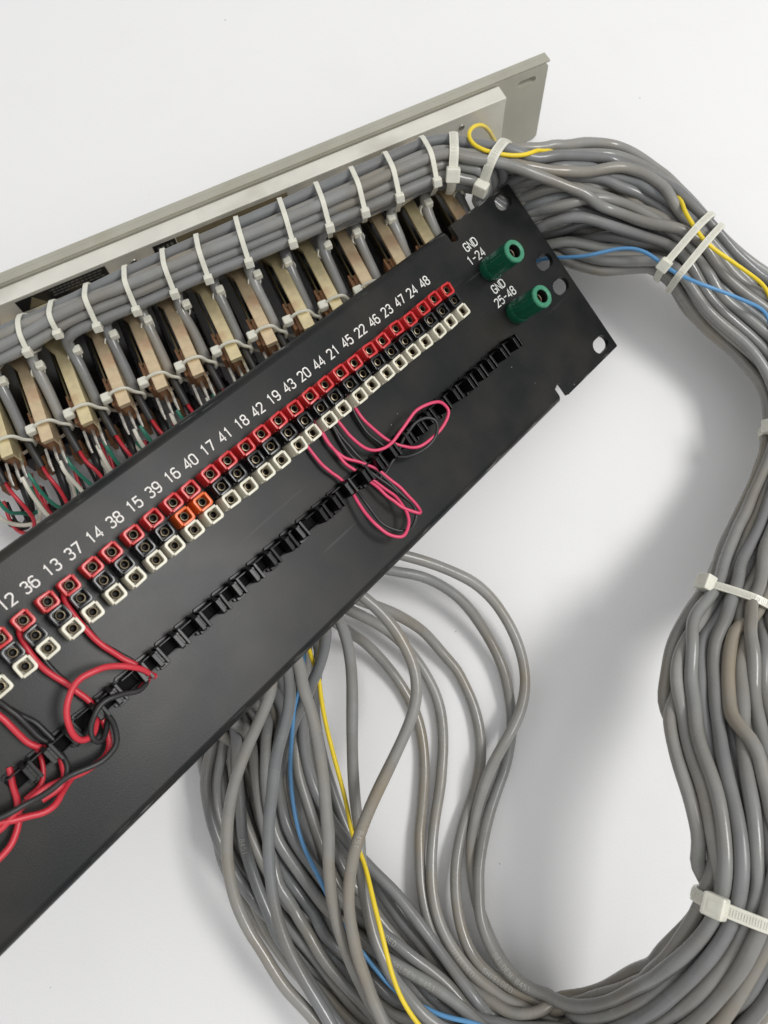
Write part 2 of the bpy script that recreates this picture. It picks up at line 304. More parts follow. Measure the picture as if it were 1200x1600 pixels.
for sgn, nm in ((1, 'upper_flange'), (-1, 'lower_flange')):
    y0 = 84.9 if sgn > 0 else 3.2
    prof = [(0, 0)]+[(3.2*math.sin(math.radians(a)), -3.2+3.2*math.cos(math.radians(a))) for a in range(9, 91, 9)]+[(3.2, -16), (1.4, -16)]+[(1.4, -3.2)]+[(1.4*math.sin(math.radians(a)), -3.2+1.4*math.cos(math.radians(a))) for a in range(81, 0, -9)]+[(0, -2.1)]
    mb = MB(); n = len(prof); xs = (-EL-4.6, -150.0, -300, XL)
    vs = [(x, y0+sgn*p, z) for x in xs for p, z in prof]
    fs = [(k*n+i, k*n+(i+1) % n, (k+1)*n+(i+1) % n, (k+1)*n+i) for k in range(len(xs)-1) for i in range(n)]+[tuple(range(n)), tuple((len(xs)-1)*n+i for i in range(n))]
    mb.add(vs, fs); link(nm, mb.mesh(nm, M['paint'], smooth=30), panel)
# seam line of the jack strip below the white row
mb = MB()
for i in range(28): pass
mb.prism([(-66, 52.9), (-310, 52.9), (-310, 72.0), (-66, 72.0)], .01, .14)
link('jack_strip_base', mb.mesh('jack_strip_base', M['paint']), panel)

def jack_mesh(m, name):
    mb = MB(); hx, hy, hz, t, g, r = 2.75, 2.55, 8.0, .85, .32, 1.15
    # two L shaped shells with an open slit at the (+,+) and (-,-) corners
    for s in (1, -1):
        # around the corner (+x,-y)
        out = [(hx, hy-g-.25), (hx, -hy+r)]+[(hx-r+r*math.cos(math.radians(-a)), -hy+r+r*math.sin(math.radians(-a))) for a in (22, 45, 68)]+[(hx-r, -hy), (-hx+g+.25, -hy)]
        ri = r-.45
        inn = [(-hx+g+.25, -hy+t), (hx-t-ri, -hy+t)]+[(hx-t-ri+ri*math.cos(math.radians(-a)), -hy+t+ri+ri*math.sin(math.radians(-a))) for a in (68, 45, 22)]+[(hx-t, -hy+t+ri), (hx-t, hy-g-.25)]
        poly = [(s*x, s*y) for x, y in out+inn]
        n = len(poly)
        mb.add([(x, y, .3) for x, y in poly]+[(x, y, hz) for x, y in poly], [(i, (i+1) % n, n+(i+1) % n, n+i) for i in range(n)])
        no = len(out); ni = len(inn); b = len(mb.v)-n
        for z in (0,):
            k = min(no, ni)
            for i in range(no-1):
                mb.f.append((b+i, b+i+1, b+n-2-i, b+n-1-i))
    mb.box((-hx+.15, -hy+.15, .3), (hx-.15, hy-.15, 4.6))
    return mb.mesh(name, m, smooth=35, bevel=.16, seg=2)
def contact_mesh():
    mb = MB(); mb.lathe([(1.0, 5.2), (1.0, 7.0), (1.12, 7.15), (1.35, 7.1), (1.5, 6.8), (1.5, 4.6)], 18)
    mb2 = MB(); mb2.v = mb.v; mb2.f = mb.f
    return mb.mesh('contact', M['contact'], smooth=50)
def bore_mesh():
    mb = MB(); mb.lathe([(1.02, 6.7), (.98, 5.0), (.55, 4.7), (.001, 4.65)], 14); return mb.mesh('bore', M['dark'], smooth=60)
JM = {k: jack_mesh(M[k], n) for k, n in (('jred', 'red_jack'), ('jblack', 'black_jack'), ('jwhite', 'ivory_jack'), ('jorange', 'orange_jack'))}
CMESH = contact_mesh(); BMESH = bore_mesh()
JN = {'jred': 'red jack socket', 'jblack': None, 'jwhite': 'ivory jack socket', 'jorange': 'orange jack socket'}
PITCH, X0, YR, DY = 7.802, -69.58, 68.016, 10.612
rr = random.Random(3)
for i in range(31):
    for row, key in enumerate(('jred', 'jblack', 'jwhite')):
        if row == 1 and i in (17, 18): key = 'jorange'
        x = X0-PITCH*i+rr.uniform(-.18, .18)-(.18 if i % 2 else -.18); y = YR-DY*row/2+rr.uniform(-.12, .12)
        j = link('jack', JM[key], panel, (x, y, rr.uniform(-.12, .12)))
        j.rotation_euler = (rr.uniform(-.03, .03), rr.uniform(-.035, .035), rr.uniform(-.06, .06))
        if JN[key]: j['label'] = JN[key]
        link('contact', CMESH, j); link('contact_bore', BMESH, j)
nums = []
for k in range(24): nums += [48-k, 24-k]
for i in range(31):
    f = min(1, i/25)
    print_text(str(nums[i]), -70.5-(264.3-70.5)/25*i, 76.0-1.1*f, .04, 3.45, .50, panel)
for s, x, y in (('GND', -38.6, 76.9), ('1-24', -39.8, 71.4), ('GND', -39.2, 55.9), ('25-48', -39.3, 50.6)):
    print_text(s, x, y, .04, 3.5, .48, panel, 'printed_text')
# binding posts
def post(x, y, rot):
    mb = MB(); nr = 48
    rid = lambda i: 1-.06*(1 if (i % 6) in (0,) else 0)+.012*(1 if (i % 6) in (1, 5) else 0)
    mb.lathe([(4.9, 0), (5.15, .3), (5.15, 4.0), (4.9, 4.6), (4.55, 4.7)], 40)
    b = link('binding_post', mb.mesh('binding_post', M['gpost'], smooth=40), panel, (x, y, 0), label='green ground binding post'); b.rotation_euler = (0, 0, rot)
    mb = MB(); mb.lathe([(4.5, 4.7), (4.85, 5.0), (4.85, 17.6)], nr, ridge=rid)
    link('cap', mb.mesh('cap', M['gpost'], smooth=30), b)
    mb = MB(); mb.lathe([(4.85, 17.6), (4.75, 18.3), (4.55, 18.5), (3.1, 18.5), (2.85, 18.3), (2.75, 13.0)], nr, ridge=lambda i: 1-.025*(1 if (i % 6) in (0,) else 0))
    link('cap_end', mb.mesh('cap_end', M['gposttop'], smooth=40), b)
    mb = MB(); mb.lathe([(2.76, 18.0), (2.76, 10.0), (.01, 9.9)], 24); link('socket_bore', mb.mesh('socket_bore', M['dark']), b)
    mb = MB(); mb.lathe([(2.25, 10), (2.25, 15.0), (2.05, 15.3), (1.75, 15.1), (1.7, 11.4), (.01, 11.2)], 24); link('contact', mb.mesh('pcontact', M['contact'], smooth=40), b)
post(-38.4, 63.6, .2); post(-40.0, 42.4, .9)

# wire comb: one clip per column, a foot under every second one
def clip_mesh(foot):
    mb = MB(); h = 7.3
    mb.box((1.35, 30.9, .1), (2.3, 36.9, h+.5))                     # straight blade
    pol = [(31.1, .1), (31.1, h), (31.5, h+.3), (36.0, h+.3), (37.3, h-1.2), (37.3, .1)]   # rounded blade in front of it
    n = len(pol); x0, x1 = -.9, .45
    mb.add([(x0, y, z) for y, z in pol]+[(x1, y, z) for y, z in pol], [tuple(range(n)), tuple(range(n, 2*n))]+[(i, (i+1) % n, n+(i+1) % n, n+i) for i in range(n)])
    mb.box((.35, 35.2, .1), (1.5, 36.2, h-.6)); mb.box((.3, 31.8, .1), (1.6, 36.3, h-1.0)); mb.box((-5.45, 35.9, .1), (-.5, 36.4, 4.6)); mb.box((-5.45, 31.6, .1), (-.5, 32.0, 1.8))
    if foot: mb.box((-.9, 29.9, .05), (2.4, 31.9, 2.5)); mb.box((-1.9, 30.4, .05), (-.9, 31.9, 1.4))
    return mb.mesh('clip', M['comb'], bevel=.14)
CL = [clip_mesh(False), clip_mesh(True)]
for i in range(31):
    o = link('wire_clip', CL[1 if i % 2 == 0 and i > 0 else 0], panel, (-56.5-PITCH*i+rr.uniform(-.12, .12), rr.uniform(-.15, .15), rr.uniform(-.15, .1)))
    o.rotation_euler = (rr.uniform(-.03, .03), rr.uniform(-.05, .05), rr.uniform(-.03, .03))
mb = MB()
for i in range(31): mb.box((-56.5-PITCH*i-5.6, 31.9, .03), (-56.5-PITCH*i-.5, 35.95, .8))
link('comb_base', mb.mesh('comb_base', M['combbase']), panel)
mb = MB()
for i in range(31):      # thin zigzag lip on the far side of the comb
    x = -56.5-PITCH*i
    mb.prism([(x+2.2, 36.4), (x-5.6, 36.4), (x-5.6, 37.2), (x-4.9, 37.6), (x+2.2, 36.9)], .03, .9)
link('comb_rail', mb.mesh('comb_rail', M['comb'], bevel=.15), panel)

# jumper wires lying on the panel (paths as (u, v, height over the face))
def jumper(pts, m, r, label, group=None):
    P = [PR @ pan(u, v, z)+PT for u, v, z in pts]; P = crom(P, 1.2); q_ = np.random.default_rng(len(label)); k_ = np.hanning(9)/np.hanning(9).sum(); P = P+np.stack([np.convolve(q_.normal(0, .30, len(P)), k_, 'same') for _ in range(3)], 1)
    mb = MB(); mb.tube(P, r, 10); c = P.mean(0)
    mb.v = [(x-c[0], y-c[1], z-c[2]) for x, y, z in mb.v]
    return link('jumper_wire', mb.mesh('jumper_wire', m, smooth=60), None, c, label=label, cat='wire', group=group)
def zz(pts, *zs):
    n = len(pts); q = np.interp(np.arange(n), np.linspace(0, n-1, len(zs)), zs); return [(u, v, z) for (u, v), z in zip(pts, q)]
rP = .62; rR = .92
jumper(zz([(491, 606), (497, 615), (502, 624), (513, 639), (530, 659), (547, 682), (567, 698), (590, 703), (613, 691), (630, 669), (647, 645), (670, 631), (690, 628), (700, 640), (695, 660), (677, 683), (653, 697), (633, 699), (603, 685), (583, 670), (563, 650), (551, 632), (537, 610), (528, 600)], 2, 2.5, 4, 9, 12, 10, 6, 3, 2), M['pink'], rP, 'pink jumper looping up over the comb on the right and back')
jumper(zz([(541, 612), (553, 643), (563, 663), (580, 683), (597, 695), (618, 712), (634, 713), (653, 707), (673, 693), (683, 675), (682, 658), (667, 652), (647, 663), (633, 682), (624, 702), (613, 722), (600, 742), (588, 752)], 2, 2, 3, 6, 10, 12, 8, 4, 3), M['wblack'], rP, 'black jumper coiled inside the pink loop at the right of the comb')
jumper(zz([(470, 618), (478, 633), (497, 667), (517, 697), (537, 714), (560, 722), (588, 733), (613, 753), (637, 773), (656, 796), (657, 802), (648, 801), (632, 794), (610, 780), (587, 760), (570, 746), (547, 730), (530, 713), (513, 690), (503, 673), (494, 655)], 2, 2.5, 3, 5, 8, 7, 4, 2.6, 2), M['pink'], rP, 'pink jumper folded to a sharp point near the panel edge')
jumper(zz([(466, 672), (482, 700), (500, 723), (517, 738), (533, 750), (545, 762), (553, 773), (570, 800), (590, 822), (613, 837), (630, 838), (638, 820), (635, 800), (622, 781), (603, 765), (580, 748), (565, 735)], 2, 2.5, 3, 5, 8, 9, 7, 4, 2.5), M['pink'], rP, 'pink jumper hanging in the lowest rounded loop below the comb')
jumper(zz([(505, 640), (527, 673), (543, 693), (560, 713), (575, 726), (597, 743), (620, 765), (645, 790), (650, 810), (642, 826), (622, 830), (599, 820), (578, 795), (562, 772), (550, 755)], 2, 2, 3, 4, 6, 7, 6, 4, 2), M['wblack'], rP, 'black jumper following the lowest pink loop below the comb')
jumper(zz([(516, 662), (533, 690), (549, 712), (567, 727), (585, 742), (608, 758), (632, 778)], 1.5, 2, 3, 5, 4), M['wblack'], rP, 'short black jumper lying between the two folded pink ones')
jumper(zz([(104, 914), (101, 928), (106, 945), (118, 966), (138, 988), (160, 1009), (187, 1026), (209, 1036), (222, 1046), (232, 1058), (228, 1068), (219, 1078)], 3, 4.5, 5, 4, 4, 3, 4), M['wred'], rR, 'red jumper from a red jack down to the comb, the rightmost red one')
jumper(zz([(121, 938), (125, 955), (140, 985), (158, 1005), (186, 1022), (208, 1034)], 2, 2, 2, 2), M['wblack'], rP, 'black jumper hidden along the rightmost red wire')
jumper(zz([(31, 975), (30, 988), (38, 1008), (56, 1031), (84, 1056), (112, 1075), (137, 1094), (148, 1107), (157, 1120), (168, 1142), (171, 1165), (163, 1183), (140, 1200), (94, 1221), (62, 1237), (36, 1258), (5, 1290), (-30, 1320)], 3, 5, 4, 4, 3, 5, 7, 8, 8), M['wred'], rR, 'red jumper through the comb then curling left under a black one')
jumper(zz([(52, 990), (57, 1012), (80, 1045), (106, 1070), (128, 1088), (150, 1104), (169, 1117), (180, 1137), (181, 1162), (166, 1184), (141, 1198), (109, 1212), (75, 1237), (31, 1262), (0, 1278), (-30, 1292)], 2, 2, 3, 6, 9, 10, 9, 9), M['wblack'], rR*.95, 'black jumper sweeping left across the lower face of the panel')
jumper(zz([(242, 1056), (232, 1051), (219, 1045), (194, 1041), (162, 1044), (134, 1056), (116, 1075), (105, 1100), (105, 1128), (116, 1150), (128, 1158), (144, 1150), (150, 1131), (152, 1112)], 5, 9, 12, 13, 13, 11, 8, 4), M['wred'], rR, 'red jumper making the big round loop over the comb')
jumper(zz([(222, 1052), (229, 1066), (219, 1079), (187, 1087), (166, 1094), (150, 1112), (141, 1137), (144, 1155), (153, 1159), (163, 1147), (168, 1125)], 4, 7, 9, 10, 9, 8, 4), M['wblack'], rR*.9, 'black jumper curled in a small hook over the comb')
jumper(zz([(-20, 1100), (0, 1119), (19, 1137), (37, 1153), (58, 1166), (75, 1170), (89, 1178), (97, 1197), (100, 1219), (88, 1236), (66, 1250)], 5, 5, 4, 3, 4, 6, 6), M['wred'], rR, 'red jumper entering at the left edge and bending down past the comb')
jumper(zz([(-20, 1088), (0, 1100), (25, 1116), (44, 1134), (62, 1153), (80, 1165), (96, 1178), (106, 1200), (104, 1218)], 6, 5, 4, 3, 5, 6), M['wblack'], rR*.95, 'black jumper beside the red one entering at the left edge')
jumper(zz([(-20, 1094), (2, 1100), (31, 1119), (56, 1131), (75, 1147), (86, 1158)], 5, 4, 3, 3), M['wblack'], rR*.95, 'upper black jumper running from the left edge into the comb')
jumper(zz([(112, 1216), (104, 1228), (96, 1241), (87, 1256), (66, 1269), (31, 1279), (0, 1286), (-30, 1296)], 1, 5, 7, 8, 8), M['wred'], rR, 'red jumper running left below the black one')
jumper(zz([(14, 1200), (20, 1225), (26, 1244), (28, 1262), (29, 1284), (25, 1303), (16, 1322), (0, 1341), (-24, 1362)], .5, 2, 4, 5, 6, 7), M['wred'], rR, 'lowest red jumper leaving at the left edge')
jumper(zz([(52, 1160), (62, 1180), (68, 1208), (62, 1228), (40, 1250)], .5, 2, 3, 4), M['wred'], rR*.8, 'short red jumper dropping below the comb at the left')

# ================================================================== grey panel behind
rear = empty('jack_panel', RF, RT, 'grey aluminium jack panel standing on its edge with rows of brass coloured jacks', 'jack panel')
cu = bpy.data.curves.new('c', 'CURVE'); cu.dimensions = '2D'; cu.fill_mode = 'BOTH'; cu.extrude = 1.6*MM
def spl(cu, pts):
    s = cu.splines.new('POLY'); s.points.add(len(pts)-1)
    for p, (x, y) in zip(s.points, pts): p.co = (x*MM, y*MM, 0, 1)
    s.use_cyclic_u = True
spl(cu, [(0, 1.5), (1.5, 0), (470, 0), (470, 44), (1.2, 44), (0, 42.5)])
for zc in (38.2,): spl(cu, arc(9.5, zc, 2.6, 90, 270)[::-1]+arc(14.5, zc, 2.6, -90, 90)[::-1] if False else arc(13.5, zc, 1.7, -90, 90)+arc(7.5, zc, 1.7, 90, 270))
o = bpy.data.objects.new('c', cu); COL.objects.link(o); me = bpy.data.meshes.new_from_object(o.evaluated_get(bpy.context.evaluated_depsgraph_get())); bpy.data.objects.remove(o)
me.transform(Matrix(((1, 0, 0, 0), (0, 0, 1, 3.1*MM), (0, 1, 0, 0), (0, 0, 0, 1)))); me.materials.clear(); me.materials.append(M['alu'])
pf = link('front_plate', me, rear); bv = pf.modifiers.new('b', 'BEVEL'); bv.width = .3*MM; bv.segments = 2; bv.limit_method = 'ANGLE'; bv.angle_limit = 1
mb = MB(); mb.box((-.8, -1.0, 41.5), (470, 1.4, 45)); mb.box((-.8, 1.4, 44.05), (470, 4.4, 45.1))
link('top_lip', mb.mesh('top_lip', M['alu'], bevel=.35), rear)
mb = MB(); mb.box((26, 5.3, 41.4), (470, 13.2, 43.2)); link('rail_top', mb.mesh('rail_top', M['alu2'], bevel=.4), rear)
mb = MB(); mb.box((26.3, 11.6, 3), (470, 13.0, 41.4)); link('rail_wall', mb.mesh('rail_wall', M['alu2'], bevel=.2), rear)
for a in (48.3, 209): 
    mb = MB(); mb.lathe([(1.5, 0), (1.3, .5), (.6, .55), (.55, .1), (.01, .05)], 16)
    o = link('screw', mb.mesh('screw', M['lug'], smooth=40), rear, (a, 13.0, 36.6)); o.rotation_euler = (-math.pi/2, 0, 0)
mb = MB(); mb.box((26.2, 4.7, 4), (27.4, 11.6, 41.4)); link('end_cheek', mb.mesh('end_cheek', M['alu2'], bevel=.2), rear)
# labels on the rail wall
mb = MB(); mb.box((221, 13.0, 33.6), (262, 13.12, 41.0)); lb = link('warning_label', mb.mesh('warning_label', M['label']), rear, label='black warning label with a triangle')
mb = MB(); tri = [(258.6, 34.2), (250.6, 34.2), (254.6, 40.4)]; mb.add([(x, 13.14, z) for x, z in tri]+[(x, 13.2, z) for x, z in tri], [(0, 1, 2), (3, 4, 5), (0, 1, 4, 3), (1, 2, 5, 4), (2, 0, 3, 5)])
link('triangle', mb.mesh('triangle', M['labtan']), lb)
mb = MB()
for k, (a0, a1) in enumerate([(223, 247), (224, 246), (223, 247)]):
    x = a0
    while x < a1: l = rr.uniform(.8, 2.2); mb.box((x, 13.14, 39.3-1.7*k), (min(x+l, a1), 13.18, 40.0-1.7*k)); x += l+.5
link('printed_text', mb.mesh('printed_text', M['ltext']), lb)
mb = MB(); mb.box((135, 13.0, 35.2), (188, 13.1, 40.6)); link('tan_label', mb.mesh('tan_label', M['labtan']), rear, label='aged tan label strip')
mb = MB(); mb.box((188.5, 13.0, 35.0), (199, 13.12, 40.6)); lb = link('number_label', mb.mesh('number_label', M['label']), rear, label='small black number label')
mb = MB()
for k in range(4): mb.box((190+k*2, 13.14, 36.6), (191.2+k*2, 13.18, 39))
link('printed_text', mb.mesh('printed_text', M['ltext']), lb)

# jacks
JA = [285.5-16.5*j for j in range(-1, 14)]        # along the panel
def frame_mesh(m, name):
    mb = MB()      # stamped bar with a shoulder; a thin side lip on the right
    pol = [(2.6, 77.5), (2.6, 41), (5.2, 35.5), (6.0, 32), (6.0, 27), (-2.6, 27), (-2.6, 77.5)]
    n = len(pol); mb.add([(x, y, 33.2) for x, y in pol]+[(x, y, 36) for x, y in pol], [tuple(range(n)), tuple(range(n, 2*n))]+[(i, (i+1) % n, n+(i+1) % n, n+i) for i in range(n)])
    mb.box((-2.4, 27, 26), (-1.5, 77.5, 33.2)); mb.box((-2.4, 13.2, 20), (5.0, 27.4, 31))
    return mb.mesh(name, m, bevel=.45, seg=2)
FM = [frame_mesh(M['gold'], 'brass_frame'), frame_mesh(M['gold2'], 'copper_frame')]
mb = MB(); mb.box((4.0, 14, 25), (4.6, 62, 33)); SPR = mb.mesh('contact_spring', M['spring'])
mb = MB()
mb.box((2.5, 60.5, 23), (3.9, 75.2, 32.6)); mb.box((4.05, 59.0, 23), (5.7, 73.4, 31.8)); mb.box((-1.2, 60, 21), (2.4, 76.6, 32.8)); STK = mb.mesh('insulator_stack', M['brown'], bevel=.25)
mb = MB(); mb.box((-5.5, 13.2, 3.5), (5.5, 58, 20)); mb.box((-5.9, 58, 5), (5.9, 71, 16)); LOW = mb.mesh('lower_jack', M['jblack'], bevel=.4)
mb = MB(); mb.box((-3.5, 71, 8), (-1.7, 78, 15)); mb.box((0, 71, 8), (1.8, 79, 14.5)); LOWS = mb.mesh('lower_stack', M['brown'], bevel=.2)
def lug_mesh():
    mb = MB(); mb.box((-.55, 75, -.2), (.55, 81.5, .2)); mb.tube([(0, 80.5, 0), (0.1, 83, -.3), (0, 85.8, -1.0)], [.95, .8, .55], 8); return mb.mesh('lug', M['lug'], smooth=50)
LUG = lug_mesh()
def lead(pts, m, r, name='lead_wire'):
    mb = MB(); mb.tube(crom(pts, 1.0), r, 8); return link(name, mb.mesh(name, m, smooth=60), rear)
for j, a in enumerate(JA):
    q = random.Random(50+j); f = link('jack_frame', FM[0 if (j % 3) != 2 and q.random() < .75 else 1], rear, (a, q.uniform(-.6, .6), q.uniform(-.3, .3)))
    f.rotation_euler = (0, q.uniform(-.02, .02), q.uniform(-.012, .012))
    link('contact_spring', SPR, f); link('insulator_stack', STK, f)
    for da, z in ((4.6, 27.5), (.8, 28.5), (-2.2, 29)): link('lug', LUG, f, (da, q.uniform(-.5, .8), z))
    l = link('lower_jack', LOW, rear, (a-3, 0, 0)); link('insulator_stack', LOWS, l)
    # leads of the upper jack
    e = q.uniform(-1.5, 1.5); dp = q.uniform(94, 101)
    lead([(a+.8, 84.5, 27.6), (a+.9, 88.5, 25.5), (a+.4+e*.5, 93.5, 19), (a-1.5+e, dp, 12), (a-5.5+e, dp+1, 8.5), (a-9.5, 95, 7), (a-11, 86, 7), (a-8, 76, 9)], M['wwhite'], .92)
    lead([(a-2.2, 84.5, 28.2), (a-2.6, 88, 26), (a-3.6+e*.5, 92.5, 20), (a-6+e, dp-3, 13), (a-9+e, dp-3, 8), (a-12, 88, 6), (a-11, 79, 8)], M['wgreen'], .82)
    lead([(a-6.4, 80, 22), (a-7.6, 86, 21.5), (a-9.4+e*.5, 92, 17), (a-9+e, dp+1, 10), (a-5.5+e, dp+3, 5.5), (a-.5+e, dp+1, 3.5), (a+3, 90, 4), (a+2, 80, 8)], M['wred'], .86)
    lead([(a-5.4, 79.5, 21), (a-5.8, 84, 16), (a-5.4, 90, 10), (a-3, 94+e, 4), (a+1, 90, 3), (a+1.5, 80, 6)], M['wblack'], .7)
    lead([(a-7.5, 70, 9), (a-8.5, 80, 9), (a-6, 88+e, 4), (a-1, 92+e, 2.5), (a+4, 88, 2.2)], M['wblack'], 1.9)
    if j % 2: lead([(a+3, 74, 10), (a+4, 84, 7), (a+1, 93+e, 3), (a-6, 95+e, 1.5), (a-11, 90, 1.5)], M['wred'], .75)
    lead([(a-5.3, 66, 27), (a-5.6, 72, 25.5), (a-6.2, 80.5, 22)], M['shrink'], 1.75, 'heatshrink_sleeve')

# ================================================================== cables
D = 4.65; R0 = D/2
def tr(pts, zs):
    n = len(pts); q = np.interp(np.arange(n), np.linspace(0, n-1, len(zs)), zs); return [at(u, v, z) for (u, v), z in zip(pts, q)]
# traces from the panel edge outwards; z are heights above the table; order = inner to outer side of the hank
FAN = [
 ('R2', [(600, 893), (650, 895), (685, 910), (726, 939), (758, 986), (781, 1027), (796, 1073), (800, 1117), (801, 1161), (790, 1202), (780, 1225), (764, 1267), (752, 1325), (745, 1375), (746, 1433), (767, 1486), (796, 1527), (840, 1556)], (30, 20, 8, 5, 3, 6, 9, 14, 20), 1),
 ('R1', [(590, 858), (650, 872), (702, 890), (752, 916), (787, 957), (810, 1003), (822, 1044), (822, 1088), (810, 1126), (790, 1158), (765, 1200), (752, 1240), (740, 1273), (734, 1325), (738, 1385), (757, 1450), (787, 1510), (830, 1560)], (34, 24, 14, 10, 10, 14, 8, 4, 6, 12), 1),
 ('R3', [(547, 933), (575, 943), (607, 953), (640, 970), (667, 990), (695, 1025), (717, 1050), (740, 1097), (752, 1146), (753, 1190), (743, 1240), (720, 1302), (711, 1346), (711, 1404), (726, 1477), (752, 1521), (790, 1556), (854, 1585)], (34, 22, 8, 3, 3, 4, 8, 12, 20), 1),
 ('R4', [(520, 940), (555, 958), (590, 973), (633, 1007), (663, 1047), (687, 1093), (693, 1140), (691, 1215), (679, 1279), (673, 1346), (674, 1404), (691, 1463), (723, 1515), (767, 1559), (825, 1590)], (30, 14, 5, 3, 5, 10, 14, 20), 1),
 ('R5', [(520, 970), (545, 985), (567, 1000), (600, 1033), (630, 1073), (652, 1115), (662, 1157), (664, 1215), (657, 1288), (656, 1375), (666, 1433), (685, 1486), (714, 1530), (752, 1566), (810, 1600)], (30, 12, 3, 2.5, 4, 9, 14, 22), 1),
 ('M6', [(500, 1010), (490, 1080), (495, 1150), (520, 1240), (550, 1315), (580, 1370), (617, 1427), (650, 1467), (683, 1500), (720, 1535), (765, 1580)], (16, 8, 5, 6, 9, 12, 16), 0),
 ('M1', [(470, 1050), (472, 1120), (470, 1180), (482, 1225), (500, 1255), (520, 1290), (547, 1320), (577, 1357), (617, 1392), (653, 1440), (690, 1490), (730, 1545), (790, 1600)], (26, 14, 12, 12, 14, 16, 20), 0),
 ('M2', [(440, 1090), (432, 1180), (434, 1240), (450, 1300), (483, 1350), (505, 1380), (540, 1416), (593, 1455), (640, 1492), (690, 1530), (750, 1585)], (24, 16, 18, 20, 20, 20), 1),
 ('M3', [(425, 1120), (415, 1200), (428, 1310), (467, 1360), (500, 1413), (540, 1448), (590, 1490), (650, 1525), (705, 1556), (770, 1610)], (24, 18, 18, 20, 22, 24), 1),
 ('T2', [(515, 935), (527, 957), (541, 990), (548, 1025), (551, 1073), (550, 1140), (551, 1200), (556, 1277), (562, 1350), (571, 1407), (583, 1467), (607, 1517), (640, 1560), (690, 1610)], (48, 38, 30, 26, 24, 26, 28, 30), 1),
 ('M4', [(392, 1150), (400, 1220), (418, 1300), (440, 1362), (460, 1413), (487, 1467), (517, 1513), (553, 1553), (590, 1596), (650, 1650)], (20, 14, 14, 16, 20), 1),
 ('T3', [(448, 1000), (463, 1027), (480, 1087), (497, 1157), (506, 1220), (512, 1300), (514, 1373), (523, 1433), (542, 1493), (570, 1550), (620, 1620)], (62, 52, 44, 38, 32, 26, 24), 1),
 ('M5', [(380, 1175), (410, 1290), (440, 1350), (467, 1402), (500, 1450), (535, 1495), (580, 1540), (640, 1600)], (12, 9, 9, 9, 12), 0),
 ('T1', [(540, 905), (557, 923), (593, 950), (630, 1000), (650, 1043), (655, 1093), (633, 1147), (608, 1200), (577, 1263), (552, 1330), (543, 1387), (547, 1453), (567, 1517), (595, 1593), (640, 1660)], (52, 46, 42, 40, 40, 38, 36, 32, 30), 1),
 ('T4', [(497, 950), (513, 973), (507, 1020), (488, 1072), (463, 1117), (440, 1170), (432, 1250), (440, 1330), (470, 1420), (520, 1500), (590, 1590)], (56, 40, 22, 14, 10, 12), 0),
 ('T5', [(440, 1010), (450, 1033), (456, 1093), (444, 1140), (427, 1190), (428, 1233), (418, 1283), (420, 1350), (431, 1433), (457, 1500), (487, 1550), (519, 1602), (570, 1680)], (64, 50, 40, 36, 34, 32, 30, 30), 1),
 ('T7', [(360, 1085), (374, 1130), (368, 1175), (375, 1250), (383, 1327), (403, 1390), (428, 1445), (470, 1515), (530, 1600), (600, 1680)], (36, 22, 16, 14, 14, 18), 1),
 ('T6', [(418, 1025), (430, 1053), (417, 1103), (390, 1157), (370, 1208), (357, 1260), (353, 1333), (363, 1400), (387, 1453), (427, 1517), (462, 1562), (505, 1605), (570, 1690)], (64, 50, 38, 32, 28, 26, 26, 26), 1),
 ('T9', [(322, 1120), (334, 1150), (343, 1210), (363, 1298), (380, 1360), (405, 1425), (440, 1485), (500, 1565), (570, 1640)], (22, 10, 6, 6, 8, 12), 0),
 ('T8', [(308, 1130), (317, 1163), (326, 1220), (342, 1283), (367, 1360), (394, 1413), (430, 1470), (490, 1550), (560, 1640)], (20, 6, 3, 4, 5, 10), 0),
]
FILL = []
for k, (x0, y0, o) in enumerate([(350, 1105, 0), (395, 1080, 1), (405, 1060, 2), (460, 1020, 3), (480, 1000, 4), (368, 1110, 5), (420, 1090, 6), (440, 1070, 7), (335, 1135, 8), (385, 1120, 9), (355, 1140, 10), (470, 1040, 11), (400, 1130, 12), (430, 1120, 13)]):
    q = random.Random(90+k); e = (o % 7)*9
    xm = x0-18+q.uniform(-8, 22); FILL.append(('F%d' % k, [(x0+6, y0), (xm, y0+80), (xm+12+q.uniform(-6, 10), y0+170), (xm+55+e*.5, 1385+q.uniform(-15, 15)), (xm+105+e, 1460+q.uniform(-10, 10)), (xm+170+e*1.3, 1540), (xm+240+e*1.5, 1610)], (18, 5+4.5*(k % 3), 3+4.6*(k % 3), 4+4.6*(k % 4), 10), 0))
ALL = []
for i, t in enumerate(FAN):
    ALL.append(t)
    if i >= 5 and FILL: ALL.append(FILL.pop(0))
ALL += FILL
N = len(ALL)
# the hank: inner and outer edge seen from above the table, height of its centre
ST = [((898, 1548), (940, 1740), 26), ((1000, 1515), (1090, 1672), 58), ((1042, 1475), (1195, 1592), 76), ((1094, 1400), (1250, 1455), 84), ((1097, 1340), (1285, 1352), 87), ((1078, 1250), (1290, 1238), 84), ((1042, 1130), (1268, 1092), 70),
      ((1041, 1000), (1250, 1008), 62), ((1097, 918), (1226, 975), 50), ((1112, 860), (1270, 930), 43), ((1150, 775), (1312, 830), 33), ((1192, 675), (1318, 690), 28), ((1180, 612), (1332, 562), 26), ((1143, 563), (1237, 443), 28), ((1086, 515), (1173, 404), 31), ((1034, 425), (1104, 347), 36), ((1050, 447), (1120, 363), 35), ((988, 418), (1038, 264), 40), ((925, 408), (966, 218), 38)]
ST = ST[:15]+[ST[16], ST[15]]+ST[17:]
TIEIDX = {3, 8, 11, 15, 16}
